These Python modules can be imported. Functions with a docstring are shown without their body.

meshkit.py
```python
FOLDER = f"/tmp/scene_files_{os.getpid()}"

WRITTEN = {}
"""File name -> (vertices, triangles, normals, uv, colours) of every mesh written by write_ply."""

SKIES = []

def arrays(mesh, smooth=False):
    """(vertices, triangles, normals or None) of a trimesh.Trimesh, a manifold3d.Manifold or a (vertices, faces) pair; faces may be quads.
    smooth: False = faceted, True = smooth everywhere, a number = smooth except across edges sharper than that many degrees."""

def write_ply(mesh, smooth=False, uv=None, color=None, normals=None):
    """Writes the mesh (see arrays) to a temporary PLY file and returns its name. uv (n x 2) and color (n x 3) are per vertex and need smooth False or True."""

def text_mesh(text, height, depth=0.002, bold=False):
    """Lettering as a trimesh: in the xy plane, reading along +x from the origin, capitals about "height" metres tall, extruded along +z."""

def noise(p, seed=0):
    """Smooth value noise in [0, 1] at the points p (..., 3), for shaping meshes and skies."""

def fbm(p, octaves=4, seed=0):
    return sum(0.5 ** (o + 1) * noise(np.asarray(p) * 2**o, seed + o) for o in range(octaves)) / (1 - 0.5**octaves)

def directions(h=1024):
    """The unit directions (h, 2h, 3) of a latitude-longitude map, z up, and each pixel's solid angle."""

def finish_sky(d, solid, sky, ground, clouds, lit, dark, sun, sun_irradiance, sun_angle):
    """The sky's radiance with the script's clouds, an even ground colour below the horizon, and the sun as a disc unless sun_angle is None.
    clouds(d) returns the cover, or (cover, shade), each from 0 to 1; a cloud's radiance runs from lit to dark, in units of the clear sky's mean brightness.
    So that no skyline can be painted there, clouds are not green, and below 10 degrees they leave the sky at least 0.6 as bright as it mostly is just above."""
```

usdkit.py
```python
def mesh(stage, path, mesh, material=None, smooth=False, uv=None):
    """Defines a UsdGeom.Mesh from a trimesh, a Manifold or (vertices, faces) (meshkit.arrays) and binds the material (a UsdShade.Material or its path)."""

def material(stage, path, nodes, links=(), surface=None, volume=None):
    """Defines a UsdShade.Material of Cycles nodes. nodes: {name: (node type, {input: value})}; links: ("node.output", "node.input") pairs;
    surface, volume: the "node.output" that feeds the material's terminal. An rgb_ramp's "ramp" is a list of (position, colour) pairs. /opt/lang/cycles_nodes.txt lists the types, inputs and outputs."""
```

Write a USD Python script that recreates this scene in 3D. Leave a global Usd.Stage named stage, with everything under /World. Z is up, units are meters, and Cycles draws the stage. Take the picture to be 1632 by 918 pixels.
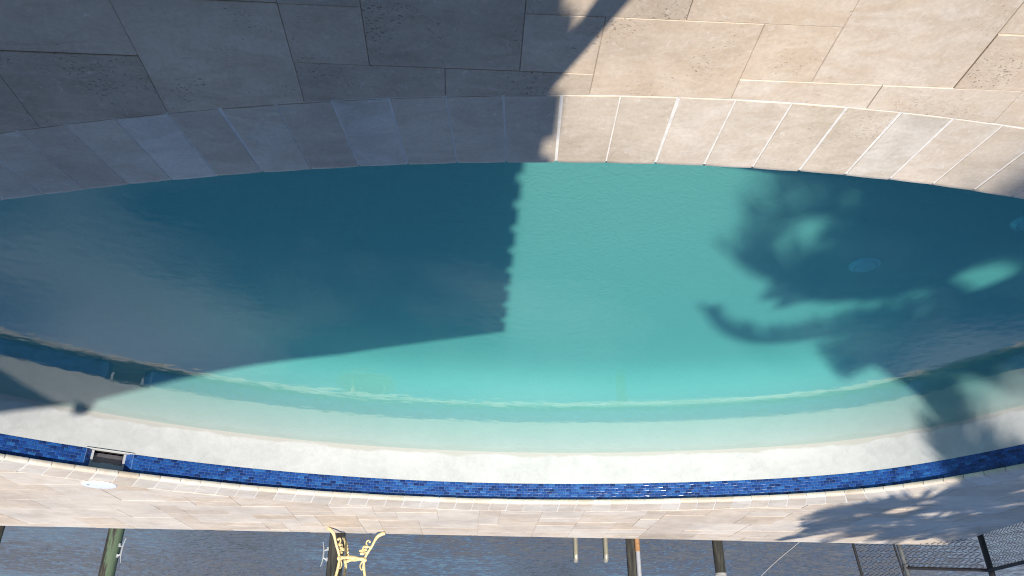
import math, random
import numpy as np, trimesh, manifold3d, usdkit, meshkit
from scipy.interpolate import splprep, splev
from scipy.spatial import cKDTree
from shapely.geometry import Polygon, box as sbox
from shapely import affinity
from pxr import Usd, UsdGeom, UsdLux, UsdShade, Gf, Sdf

stage = Usd.Stage.CreateInMemory()
UsdGeom.SetStageUpAxis(stage, UsdGeom.Tokens.z)
UsdGeom.SetStageMetersPerUnit(stage, 1.0)
stage.SetDefaultPrim(UsdGeom.Xform.Define(stage, '/World').GetPrim())
rng = np.random.default_rng(7)
random.seed(7)

# ------------------------------------------------------------------ camera (the phone was held upside down)
CAM_H, F_PX, PITCH = 1.5, 1226.0, math.atan(632 / 1226.0)
cs, sn = math.cos(PITCH), math.sin(PITCH)
cam = UsdGeom.Camera.Define(stage, '/World/camera')
cam.CreateHorizontalApertureAttr(36.0)
cam.CreateVerticalApertureAttr(20.25)
cam.CreateFocalLengthAttr(36.0 * F_PX / 1632)
cam.CreateClippingRangeAttr(Gf.Vec2f(0.05, 3000))
cam.AddTransformOp().Set(Gf.Matrix4d(-1, 0, 0, 0, 0, -sn, -cs, 0, 0, -cs, sn, 0, 0, 0, CAM_H, 1))
EXPOSURE = 0.41
cam.CreateExposureAttr(EXPOSURE)

# ------------------------------------------------------------------ sun and sky
SUN_C = 1.3                                   # metres of shadow per metre of height
SUN_TRAVEL = np.array([0.03, 1.0]) / math.hypot(0.03, 1.0)
SUN_EL = math.atan(1 / SUN_C)
TO_SUN = np.array([-SUN_TRAVEL[0] * math.cos(SUN_EL), -SUN_TRAVEL[1] * math.cos(SUN_EL), math.sin(SUN_EL)])
sun = UsdLux.DistantLight.Define(stage, '/World/sun')
sun.CreateIntensityAttr(1.25)
sun.CreateNormalizeAttr(True)
sun.CreateAngleAttr(0.53)
sun.CreateColorAttr(Gf.Vec3f(1.0, 0.93, 0.825))
zax = Gf.Vec3d(*TO_SUN)
xax = Gf.Cross(Gf.Vec3d(0, 0, 1), zax).GetNormalized()
yax = Gf.Cross(zax, xax)
sun.AddTransformOp().Set(Gf.Matrix4d(*xax, 0, *yax, 0, *zax, 0, 0, 0, 0, 1))
SKY_STRENGTH = 0.05
mat_sky = usdkit.material(stage, '/World/Looks/sky', {
    'sky': ('sky_texture', {'sky_type': 'single_scattering', 'sun_disc': False, 'sun_elevation': SUN_EL, 'sun_rotation': math.atan2(TO_SUN[0], TO_SUN[1]), 'air_density': 1.15, 'aerosol_density': .35, 'ozone_density': 3.0}),
    'sat': ('hsv', {'saturation': 1.3, 'value': 1.22}), 'blue': ('mix', {'mix_type': 'multiply', 'fac': 1.0, 'color2': (.84, 1.0, 1.19)}),
    'tc': ('texture_coordinate', {}),
    'map': ('mapping', {'scale': (1.0, 1.0, 2.4), 'rotation': (0, 0, .33), 'location': (3.1, 1.7, 0.4)}),
    'n': ('noise_texture', {'scale': 2.0, 'detail': 6.0, 'roughness': 0.5, 'distortion': 0.2}),
    'r': ('rgb_ramp', {'ramp': [(0.0, (0, 0, 0)), (0.51, (0, 0, 0)), (0.65, (0.75, 0.75, 0.75)), (1.0, (1, 1, 1))]}),
    'm': ('mix', {'color2': (11.0, 12.8, 15.8)}),
    'bg': ('background_shader', {'strength': SKY_STRENGTH})},
    [('tc.generated', 'map.vector'), ('map.vector', 'n.vector'), ('n.fac', 'r.fac'), ('r.color', 'm.fac'), ('sky.color', 'sat.color'), ('sat.color', 'blue.color1'), ('blue.color', 'm.color1'), ('m.color', 'bg.color')], surface='bg.background')
dome = UsdLux.DomeLight.Define(stage, '/World/sky')
UsdShade.MaterialBindingAPI.Apply(dome.GetPrim()).Bind(mat_sky)
dome.GetPrim().SetCustomDataByKey('kind', 'structure')
dome.GetPrim().SetCustomDataByKey('label', 'blue sky with scattered white clouds')

# ------------------------------------------------------------------ helpers
used = {}
def numbered(parent, name):
    k = (parent, name)
    n = used.get(k, 0)
    used[k] = n + 1
    return f'{parent}/{name}' + (f'_{n:03d}' if n else '')
def data(prim, label=None, cat=None, group=None, kind=None):
    for k, v in (('label', label), ('category', cat), ('group', group), ('kind', kind)):
        if v: prim.SetCustomDataByKey(k, v)
    return prim
def thing(name, label=None, cat=None, group=None, kind=None, loc=None, rotz=0):
    x = UsdGeom.Xform.Define(stage, numbered('/World', name))
    if loc is not None:
        x.AddTranslateOp().Set(Gf.Vec3d(*map(float, loc)))
        if rotz: x.AddRotateZOp().Set(float(rotz))
    return data(x.GetPrim(), label, cat, group, kind)
def part(name, mesh, material, parent='/World', smooth=False, label=None, kind=None, cat=None, group=None):
    p = parent if isinstance(parent, str) else str(parent.GetPath())
    m = usdkit.mesh(stage, numbered(p, name), mesh, material, smooth)
    return data(m.GetPrim(), label, cat, group, kind)
def copy_of(src, name, loc, rotz=0, label=None, scale=None):
    was = src.GetCustomData()
    r = thing(name, label or was.get('label'), was.get('category'), was.get('group'), None, loc, rotz)
    if scale: UsdGeom.Xformable(r).AddScaleOp().Set(Gf.Vec3f(*scale))
    r.GetReferences().AddInternalReference(src.GetPath())
    r.SetInstanceable(True)
    return r
class MB:
    def __init__(s): s.v, s.f, s.n = [], [], 0
    def add(s, v, f):
        v = np.asarray(v, float); f = np.asarray(f, int)
        if f.shape[1] == 4: f = np.vstack([f[:, [0, 1, 2]], f[:, [0, 2, 3]]])
        s.v.append(v); s.f.append(f + s.n); s.n += len(v)
        return s
    def tm(s, m): return s.add(m.vertices, m.faces)
    def box(s, c, size, R=None):
        m = trimesh.creation.box(size)
        v = m.vertices if R is None else m.vertices @ np.asarray(R).T
        return s.add(v + np.asarray(c, float), m.faces)
    def tube(s, pts, r, k=8, caps=True):
        pts = np.asarray(pts, float); r = np.broadcast_to(np.asarray(r, float), len(pts))
        t = np.gradient(pts, axis=0); t /= np.linalg.norm(t, axis=1, keepdims=True)
        a = np.array([0, 0, 1.]) if abs(t[0, 2]) < .9 else np.array([1., 0, 0])
        u = np.cross(t[0], a); u /= np.linalg.norm(u)
        rings = []
        for p, d, rad in zip(pts, t, r):
            u = u - d * (u @ d); u /= np.linalg.norm(u); w = np.cross(d, u)
            an = np.arange(k) * 2 * np.pi / k
            rings.append(p + rad * (np.cos(an)[:, None] * u + np.sin(an)[:, None] * w))
        v = np.vstack(rings); n = len(pts); f = []
        for i in range(n - 1):
            for j in range(k):
                f.append((i * k + j, i * k + (j + 1) % k, (i + 1) * k + (j + 1) % k, (i + 1) * k + j))
        s.add(v, f)
        if caps:
            s.add(np.vstack([rings[0], pts[:1]]), [((j + 1) % k, j, k) for j in range(k)])
            s.add(np.vstack([rings[-1], pts[-1:]]), [(j, (j + 1) % k, k) for j in range(k)])
        return s
    def mesh(s): return np.vstack(s.v), np.vstack(s.f)
def spline(pts, n=24):
    pts = np.asarray(pts, float)
    tck, _ = splprep(pts.T, s=0, k=min(3, len(pts) - 1))
    return np.array(splev(np.linspace(0, 1, n), tck)).T
def ray(px, py):
    u, v = (816 - px) / F_PX, (459 - py) / F_PX
    return np.array([u, cs - v * sn, -sn - v * cs])
def at_z(px, py, z=0.0):
    d = ray(px, py); t = (z - CAM_H) / d[2]
    return np.array([0, 0, CAM_H]) + d * t
def at_y(px, py, y):
    d = ray(px, py)
    return np.array([0, 0, CAM_H]) + d * (y / d[1])
def prism(poly, z0, z1, bevel=0.003):
    """a stone: the polygon with chamfered top edges"""
    poly = poly.simplify(0.0008)
    ring = np.array(trimesh.path.polygons.Polygon(poly.exterior).exterior.coords)[:-1] if False else np.array(poly.exterior.coords)[:-1]
    if not poly.exterior.is_ccw: ring = ring[::-1]
    n = len(ring)
    e = np.roll(ring, -1, 0) - ring; e /= np.linalg.norm(e, axis=1, keepdims=True)
    nin = np.c_[-e[:, 1], e[:, 0]]
    m = nin + np.roll(nin, 1, 0); m /= np.maximum((m * m).sum(1, keepdims=True), .3) / 2
    inner = ring + m * bevel
    iv, itf = trimesh.creation.triangulate_polygon(Polygon(inner).buffer(0) if Polygon(inner).is_valid else poly, engine='earcut')
    mb = MB()
    a, b, c = np.c_[ring, np.full(n, z0)], np.c_[ring, np.full(n, z1 - bevel)], np.c_[inner, np.full(n, z1)]
    idx = np.arange(n); nx = (idx + 1) % n
    mb.add(np.vstack([a, b, c]), np.vstack([np.c_[idx, nx, nx + n, idx + n], np.c_[idx + n, nx + n, nx + 2 * n, idx + 2 * n]]))
    iv = np.asarray(iv); itf = np.asarray(itf)
    tri = iv[itf]; area = np.cross(tri[:, 1] - tri[:, 0], tri[:, 2] - tri[:, 0])
    itf = np.where((area < 0)[:, None], itf[:, ::-1], itf)
    mb.add(np.c_[iv, np.full(len(iv), z1)], itf)
    return mb.mesh()
def sheet(poly, z):
    v, f = trimesh.creation.triangulate_polygon(poly, engine='earcut')
    v = np.asarray(v); f = np.asarray(f)
    tri = v[f]; area = np.cross(tri[:, 1] - tri[:, 0], tri[:, 2] - tri[:, 0])
    f = np.where((area < 0)[:, None], f[:, ::-1], f)
    return np.c_[v, np.full(len(v), z)], f

# ------------------------------------------------------------------ materials
L = '/World/Looks/'
def plain(name, color, rough=0.5, metallic=0.0, noise=0.0, scale=8.0, bump=0.0, bscale=60.0, extra=None):
    nodes = {'p': ('principled_bsdf', {'base_color': color, 'roughness': rough, 'metallic': metallic, **(extra or {})})}
    links = []
    if noise:
        lo = tuple(c * (1 - noise) for c in color); hi = tuple(min(1, c * (1 + noise)) for c in color)
        nodes.update(g=('geometry', {}), n=('noise_texture', {'scale': scale, 'detail': 6.0, 'roughness': .6}), r=('rgb_ramp', {'ramp': [(.3, lo), (.7, hi)]}))
        links += [('g.position', 'n.vector'), ('n.fac', 'r.fac'), ('r.color', 'p.base_color')]
    if bump:
        nodes.update(g=('geometry', {}), n2=('noise_texture', {'scale': bscale, 'detail': 5.0}), b=('bump', {'strength': bump, 'distance': .004}))
        links += [('g.position', 'n2.vector'), ('n2.fac', 'b.height'), ('b.normal', 'p.normal')]
    return usdkit.material(stage, L + name, nodes, links, surface='p.BSDF')
def travertine(name, lo, hi, vein, off, pits=0.5):
    nodes = {
        'g': ('geometry', {}),
        'mp': ('mapping', {'location': off, 'rotation': (0, 0, off[0])}),
        'mv': ('mapping', {'location': off, 'scale': (2.2, 5.5, 3.0), 'rotation': (0, 0, 0.12 + 0.1 * off[1])}),
        'n': ('noise_texture', {'scale': 4.5, 'detail': 9.0, 'roughness': .62, 'distortion': .6}),
        'r': ('rgb_ramp', {'ramp': [(.3, lo), (.68, hi)]}),
        'nv': ('noise_texture', {'scale': 2.2, 'detail': 9.0, 'roughness': .68, 'distortion': 1.3}),
        'rv': ('rgb_ramp', {'ramp': [(.42, (0, 0, 0)), (.62, (.55, .55, .55))]}),
        'mv2': ('mix', {'color2': vein}),
        'ns': ('noise_texture', {'scale': 1.5, 'detail': 5.0, 'roughness': .6}), 'rs': ('rgb_ramp', {'ramp': [(.32, (.86, .84, .82)), (.6, (1.11, 1.08, 1.04))]}), 'ms': ('mix', {'mix_type': 'multiply', 'fac': 1.0}),
        'ng': ('noise_texture', {'scale': 70.0, 'detail': 5.0, 'roughness': .7}),
        'rg': ('rgb_ramp', {'ramp': [(.3, (.84, .84, .84)), (.7, (1.1, 1.1, 1.1))]}),
        'mg': ('mix', {'mix_type': 'multiply', 'fac': .7}),
        'nf': ('noise_texture', {'scale': 38.0, 'detail': 7.0, 'roughness': .75, 'distortion': 1.2}), 'rf': ('rgb_ramp', {'ramp': [(.58, (0, 0, 0)), (.72, (.6, .6, .6))]}), 'mf': ('mix', {'color2': (.78, .74, .68)}),
        'mpit': ('mapping', {'location': off, 'scale': (1.0, 1.7, 1.0), 'rotation': (0, 0, .5 + off[0])}),
        'np': ('noise_texture', {'scale': 105.0, 'detail': 3.0, 'roughness': .55, 'distortion': .7}),
        'nm': ('noise_texture', {'scale': 4.2, 'detail': 2.0}),
        'am': ('math', {'math_type': 'multiply_add', 'value2': 0.55, 'value3': 0.0}),
        'ad': ('math', {'math_type': 'add'}),
        'rp': ('rgb_ramp', {'ramp': [(.985 - .05 * pits, (0, 0, 0)), (1.04 - .05 * pits, (1, 1, 1))]}),
        'mpm': ('mix', {'color2': (.17, .13, .095)}),
        'inv': ('math', {'math_type': 'multiply_add', 'value2': -1.0, 'value3': 1.0}),
        'mixh': ('math', {'math_type': 'multiply_add', 'value2': 0.16}),
        'b': ('bump', {'strength': .7, 'distance': .0035}),
        'p': ('principled_bsdf', {'roughness': .55, 'specular_ior_level': .35})}
    links = [('g.position', 'mp.vector'), ('g.position', 'mv.vector'), ('g.position', 'mpit.vector'), ('mp.vector', 'n.vector'), ('n.fac', 'r.fac'), ('mv.vector', 'nv.vector'), ('nv.fac', 'rv.fac'),
             ('rv.color', 'mv2.fac'), ('r.color', 'mv2.color1'), ('mp.vector', 'ng.vector'), ('ng.fac', 'rg.fac'), ('g.position', 'ns.vector'), ('ns.fac', 'rs.fac'), ('mv2.color', 'ms.color1'), ('rs.color', 'ms.color2'), ('ms.color', 'mg.color1'), ('rg.color', 'mg.color2'),
             ('mpit.vector', 'np.vector'), ('mp.vector', 'nm.vector'), ('nm.fac', 'am.value1'), ('np.fac', 'ad.value1'), ('am.value', 'ad.value2'), ('ad.value', 'rp.fac'),
             ('mp.vector', 'nf.vector'), ('nf.fac', 'rf.fac'), ('rf.color', 'mf.fac'), ('mg.color', 'mf.color1'), ('rp.color', 'mpm.fac'), ('mf.color', 'mpm.color1'), ('mpm.color', 'p.base_color'), ('rp.color', 'inv.value1'), ('ng.fac', 'mixh.value1'), ('inv.value', 'mixh.value3'), ('mixh.value', 'b.height'), ('b.normal', 'p.normal')]
    return usdkit.material(stage, L + name, nodes, links, surface='p.BSDF')
TRAV = [travertine('travertine_tan', (.48, .385, .29), (.595, .495, .395), (.65, .575, .485), (0.3, 1.1, 0), .35),
        travertine('travertine_cream', (.51, .42, .33), (.61, .52, .425), (.67, .62, .56), (2.3, .4, 0), .0),
        travertine('travertine_sand', (.455, .36, .27), (.555, .455, .36), (.58, .51, .43), (4.1, 2.2, 0), .3),
        travertine('travertine_pale', (.55, .475, .395), (.655, .59, .515), (.69, .65, .60), (1.2, 3.3, 0), -.2),
        travertine('travertine_brown', (.40, .32, .245), (.50, .42, .335), (.56, .49, .41), (3.7, .9, 0), .5)]
COPE = [travertine('coping_cream', (.51, .435, .355), (.61, .535, .455), (.68, .64, .58), (5.3, 1.1, 0), -.3),
        travertine('coping_tan', (.46, .39, .31), (.56, .49, .41), (.63, .57, .5), (6.3, 2.1, 0), .0),
        travertine('coping_grey', (.49, .44, .375), (.59, .54, .475), (.68, .66, .63), (7.3, .1, 0), -.3),
        travertine('coping_pale', (.53, .48, .415), (.63, .585, .525), (.72, .69, .65), (8.3, 3.1, 0), -.4)]
M_GROUT = plain('white_grout', (.70, .68, .65), .8, noise=.12, scale=30, bump=.3)
M_BED = plain('paver_joint', (.40, .34, .27), .9, noise=.35, scale=12)
M_PLASTER = usdkit.material(stage, L + 'white_plaster', {
    'g': ('geometry', {}), 'n': ('noise_texture', {'scale': 3.5, 'detail': 7.0, 'roughness': .65}), 'r': ('rgb_ramp', {'ramp': [(.3, (.44, .445, .44)), (.7, (.53, .532, .525))]}),
    'sx': ('separate_xyz', {}), 'nz': ('noise_texture', {'scale': 5.0, 'detail': 5.0}), 'wz': ('math', {'math_type': 'multiply_add', 'value2': -.09}),
    'damp': ('map_range', {'from_min': -.52, 'from_max': -.50, 'to_min': 1.0, 'to_max': 0.0, 'clamp': True}), 'm': ('mix', {'color2': (.40, .395, .365)}),
    'n3': ('noise_texture', {'scale': 11.0, 'detail': 5.0, 'roughness': .6, 'distortion': 1.5}), 'r3': ('rgb_ramp', {'ramp': [(.3, (.93, .93, .93)), (.7, (1.05, 1.05, 1.05))]}), 'm3': ('mix', {'mix_type': 'multiply', 'fac': 1.0}),
    'n4': ('noise_texture', {'scale': 11.0, 'detail': 2.0, 'distortion': 2.5}), 'h4': ('math', {'math_type': 'multiply'}), 'z4': ('map_range', {'from_min': -.85, 'from_max': -1.25, 'to_min': 0.0, 'to_max': 1.0, 'clamp': True}), 'b4': ('bump', {'strength': .3, 'distance': .016}), 'n2': ('noise_texture', {'scale': 160.0, 'detail': 4.0}), 'b': ('bump', {'strength': .3, 'distance': .004}), 'p': ('principled_bsdf', {'roughness': .7})},
    [('g.position', 'n.vector'), ('n.fac', 'r.fac'), ('g.position', 'sx.vector'), ('g.position', 'nz.vector'), ('nz.fac', 'wz.value1'), ('sx.z', 'wz.value3'), ('wz.value', 'damp.value'), ('damp.result', 'm.fac'), ('g.position', 'n3.vector'), ('n3.fac', 'r3.fac'), ('r.color', 'm3.color1'), ('r3.color', 'm3.color2'), ('m3.color', 'm.color1'),
     ('m.color', 'p.base_color'), ('g.position', 'n2.vector'), ('n2.fac', 'b.height'), ('g.position', 'n4.vector'), ('sx.z', 'z4.value'), ('n4.fac', 'h4.value1'), ('z4.result', 'h4.value2'), ('h4.value', 'b4.height'), ('b4.normal', 'b.normal'), ('b.normal', 'p.normal')], surface='p.BSDF')
M_TGROUT = plain('tile_grout', (.13, .21, .37), .7)
BLUES = [(.010, .050, .22), (.014, .078, .28), (.007, .026, .12), (.022, .11, .33), (.012, .064, .25), (.008, .038, .17)]
def tile_mat(name, col):
    return usdkit.material(stage, L + name, {
        'g': ('geometry', {}), 'n': ('noise_texture', {'scale': 55.0, 'detail': 3.0}),
        'r': ('rgb_ramp', {'ramp': [(.3, tuple(c * .7 for c in col)), (.7, tuple(min(1, c * 1.35) for c in col))]}),
        'p': ('principled_bsdf', {'roughness': .32, 'ior': 1.45, 'coat_weight': .08, 'coat_roughness': .1})},
        [('g.position', 'n.vector'), ('n.fac', 'r.fac'), ('r.color', 'p.base_color')], surface='p.BSDF')
M_TILES = [tile_mat(f'blue_glass_{"abcdef"[i]}', c) for i, c in enumerate(BLUES)]
def water_mat(name, sigma, scatter=None, tint=(1, 1, 1)):
    """clear surface with Schlick reflection over an absorbing body"""
    nodes = {
        'g': ('geometry', {}), 'dot': ('vector_math', {'math_type': 'dot_product'}), 'abs': ('math', {'math_type': 'absolute'}),
        'inv': ('math', {'math_type': 'subtract', 'value1': 1.0}), 'pw': ('math', {'math_type': 'power', 'value2': 5.0}), 'f': ('math', {'math_type': 'multiply_add', 'value2': .98, 'value3': .02, 'use_clamp': True}),
        'nb': ('noise_texture', {'scale': 24.0, 'detail': 3.0, 'roughness': .55, 'distortion': .8}), 'nbm': ('noise_texture', {'scale': 1.1, 'detail': 2.0}), 'rm': ('rgb_ramp', {'ramp': [(.38, (.25, .25, .25)), (.62, (1, 1, 1))]}), 'hm': ('math', {'math_type': 'multiply'}), 'bp': ('bump', {'strength': .5, 'distance': .0008}),
        't': ('transparent_bsdf', {'color': tint}), 'gl': ('glossy_bsdf', {'color': (1, 1, 1), 'roughness': 0.02}), 'mx': ('mix_closure', {}),
        'v': ('volume_coefficients', {'scatter_coeffs': scatter or (0, 0, 0), 'absorption_coeffs': sigma, 'anisotropy': .3})}
    links = [('g.incoming', 'dot.vector1'), ('dot.value', 'abs.value1'), ('abs.value', 'inv.value2'), ('inv.value', 'pw.value1'), ('pw.value', 'f.value1'),
             ('g.position', 'nb.vector'), ('g.position', 'nbm.vector'), ('nbm.fac', 'rm.fac'), ('nb.fac', 'hm.value1'), ('rm.color', 'hm.value2'), ('hm.value', 'bp.height'), ('bp.normal', 'gl.normal'), ('bp.normal', 'dot.vector2'), ('f.value', 'mx.fac'), ('t.BSDF', 'mx.closure1'), ('gl.BSDF', 'mx.closure2')]
    return usdkit.material(stage, L + name, nodes, links, surface='mx.closure', volume='v.volume')
M_POOLWATER = water_mat('pool_water', (.40, .002, .006), (.11, .145, .17), (.87, .985, 1.0))
M_CANAL = usdkit.material(stage, L + 'canal_water', {
    'g': ('geometry', {}), 'mp': ('mapping', {'scale': (1.0, 2.2, 1.0), 'rotation': (0, 0, .25)}), 'n': ('noise_texture', {'scale': 9.0, 'detail': 4.0, 'roughness': .6}), 'b': ('bump', {'strength': .5, 'distance': .02}),
    'p': ('principled_bsdf', {'base_color': (.086, .092, .104), 'roughness': .06, 'ior': 1.333})},
    [('g.position', 'mp.vector'), ('mp.vector', 'n.vector'), ('n.fac', 'b.height'), ('b.normal', 'p.normal')], surface='p.BSDF')
M_GREYPL = plain('grey_plastic', (.40, .41, .44), .4, noise=.08, scale=40)
M_DARKPL = plain('dark_plastic', (.030, .030, .036), .5, noise=.2, scale=30)
M_DRAIN = plain('aged_drain_plastic', (.62, .65, .66), .6, noise=.1, scale=20)
M_WEIR = plain('grey_weir_plastic', (.12, .115, .13), .5, noise=.15, scale=30)
M_WHITEPL = plain('white_plastic', (.78, .80, .84), .35, noise=.04, scale=30)
M_CREAM = plain('cream_painted_iron', (.70, .555, .29), .55, noise=.32, scale=35, bump=.4, bscale=90)
M_WOOD = plain('weathered_table_wood', (.26, .21, .13), .7, noise=.35, scale=14, bump=.4)
M_STEEL = plain('stainless_steel', (.66, .58, .42), .34, metallic=.65, noise=.1, scale=20)
M_GALV = plain('galvanised_cleat', (.42, .44, .46), .5, metallic=.3, noise=.15, scale=40)
M_RUSTPIPE = plain('orange_pipe', (.42, .22, .10), .6, noise=.2, scale=30)
M_PIPE = plain('white_pipe', (.40, .40, .42), .45, noise=.08, scale=20)
M_BLACKSTEEL = plain('black_coated_steel', (.022, .020, .022), .5, noise=.3, scale=30)
M_GREYSTEEL = plain('grey_steel_post', (.10, .105, .11), .5, noise=.35, scale=18)
M_ROPE = plain('pale_rope', (.36, .35, .33), .9)
M_CONC = plain('seawall_concrete', (.36, .35, .33), .85, noise=.2, scale=4, bump=.4)
M_GRASS = plain('grass', (.055, .085, .025), .9, noise=.5, scale=9)
M_STUCCO = plain('house_stucco', (.28, .22, .17), .85, noise=.06, scale=3, bump=.4)
M_CLAY = plain('clay_roof_tile', (.36, .16, .09), .8, noise=.3, scale=6)
M_SOFFIT = plain('soffit_board', (.16, .12, .09), .8)
M_TRUNK = plain('palm_trunk', (.22, .17, .12), .9, noise=.3, scale=12, bump=.6, bscale=25)
M_FROND = usdkit.material(stage, L + 'palm_frond', {'d': ('principled_bsdf', {'base_color': (.055, .10, .022), 'roughness': .5}), 't': ('translucent_bsdf', {'color': (.10, .18, .03)}), 'm': ('mix_closure', {'fac': .2})},
    [('d.BSDF', 'm.closure1'), ('t.BSDF', 'm.closure2')], surface='m.closure')
M_PETIOLE = plain('palm_petiole', (.16, .17, .05), .6)
def piling_mat(name, green):
    return usdkit.material(stage, L + name, {
        'g': ('geometry', {}), 'mp': ('mapping', {'scale': (14, 14, 1.6)}), 'n': ('noise_texture', {'scale': 1.6, 'detail': 8.0, 'roughness': .65}),
        'r': ('rgb_ramp', {'ramp': [(.30, (.010, .0095, .009)), (.48, (.035, .033, .028)), (.7, (.10, .092, .075))]}),
        'n2': ('noise_texture', {'scale': 3.2, 'detail': 6.0, 'roughness': .7}), 'n3': ('noise_texture', {'scale': 1.1, 'detail': 7.0, 'roughness': .7}),
        'sx': ('separate_xyz', {}), 'side': ('map_range', {'from_min': -.9, 'from_max': .9, 'to_min': .12, 'to_max': -.12}), 'sum': ('math', {'math_type': 'add'}),
        'r2': ('rgb_ramp', {'ramp': [(.49, (0, 0, 0)), (.56, (.9, .9, .9))] if green else [(.62, (0, 0, 0)), (.72, (.4, .4, .4))]}),
        'm': ('mix', {'color2': (.11, .165, .10) if green else (.10, .14, .08)}),
        'b': ('bump', {'strength': .8, 'distance': .01}), 'p': ('principled_bsdf', {'roughness': .85})},
        [('g.position', 'mp.vector'), ('mp.vector', 'n.vector'), ('n.fac', 'r.fac'), ('mp.vector', 'n3.vector'), ('g.normal', 'sx.vector'), ('sx.x', 'side.value'), ('n3.fac', 'sum.value1'), ('side.result', 'sum.value2'), ('sum.value', 'r2.fac'),
         ('r.color', 'm.color1'), ('r2.color', 'm.fac'), ('m.color', 'p.base_color'), ('n.fac', 'b.height'), ('b.normal', 'p.normal')], surface='p.BSDF')
M_PILE_G, M_PILE_D = piling_mat('green_stained_piling', True), piling_mat('dark_piling', False)

# ------------------------------------------------------------------ the pool's outline (inner edge of the coping)
ctrl = np.array([(1.8, 2.27), (.8, 2.085), (-.13, 2.045), (-1.09, 2.11), (-1.79, 2.25), (-3.1, 2.78), (-4.25, 3.75), (-4.6, 4.85), (-4.04, 5.97), (-3.40, 6.67), (-2.79, 7.01), (-2.1, 7.22), (-1.2, 7.30),
                 (.1, 7.26), (1.25, 7.10), (1.88, 6.95), (2.67, 6.56), (3.38, 6.06), (3.83, 5.69), (4.6, 4.75), (4.75, 3.95), (4.1, 3.2), (3.0, 2.62)])
tck, _ = splprep(np.vstack([ctrl, ctrl[:1]]).T, s=.008, per=True)
P = np.array(splev(np.linspace(0, 1, 4001), tck)).T
if Polygon(P).exterior.is_ccw is False: P = P[::-1]
arc = np.r_[0, np.cumsum(np.linalg.norm(np.diff(P, axis=0), axis=1))]
PER = arc[-1]
def K(s, d=0.0):
    """point at arc length s, d metres outside the coping's inner edge"""
    s = np.mod(np.asarray(s, float), PER)
    p = np.c_[np.interp(s, arc, P[:, 0]), np.interp(s, arc, P[:, 1])]
    e = .01
    q = np.c_[np.interp((s + e) % PER, arc, P[:, 0]), np.interp((s + e) % PER, arc, P[:, 1])] - np.c_[np.interp((s - e) % PER, arc, P[:, 0]), np.interp((s - e) % PER, arc, P[:, 1])]
    q /= np.linalg.norm(q, axis=1, keepdims=True)
    return p + np.c_[q[:, 1], -q[:, 0]] * np.asarray(d).reshape(-1, 1)
tree = cKDTree(P[:-1])
def s_of(xy): return arc[tree.query(np.asarray(xy)[:2])[1]]
CW, WALL, WATER_Z, FLOOR_Z = .33, .045, -.5, -1.3
outline = lambda d, n=600: Polygon(K(np.linspace(0, PER, n, endpoint=False), d))

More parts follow.
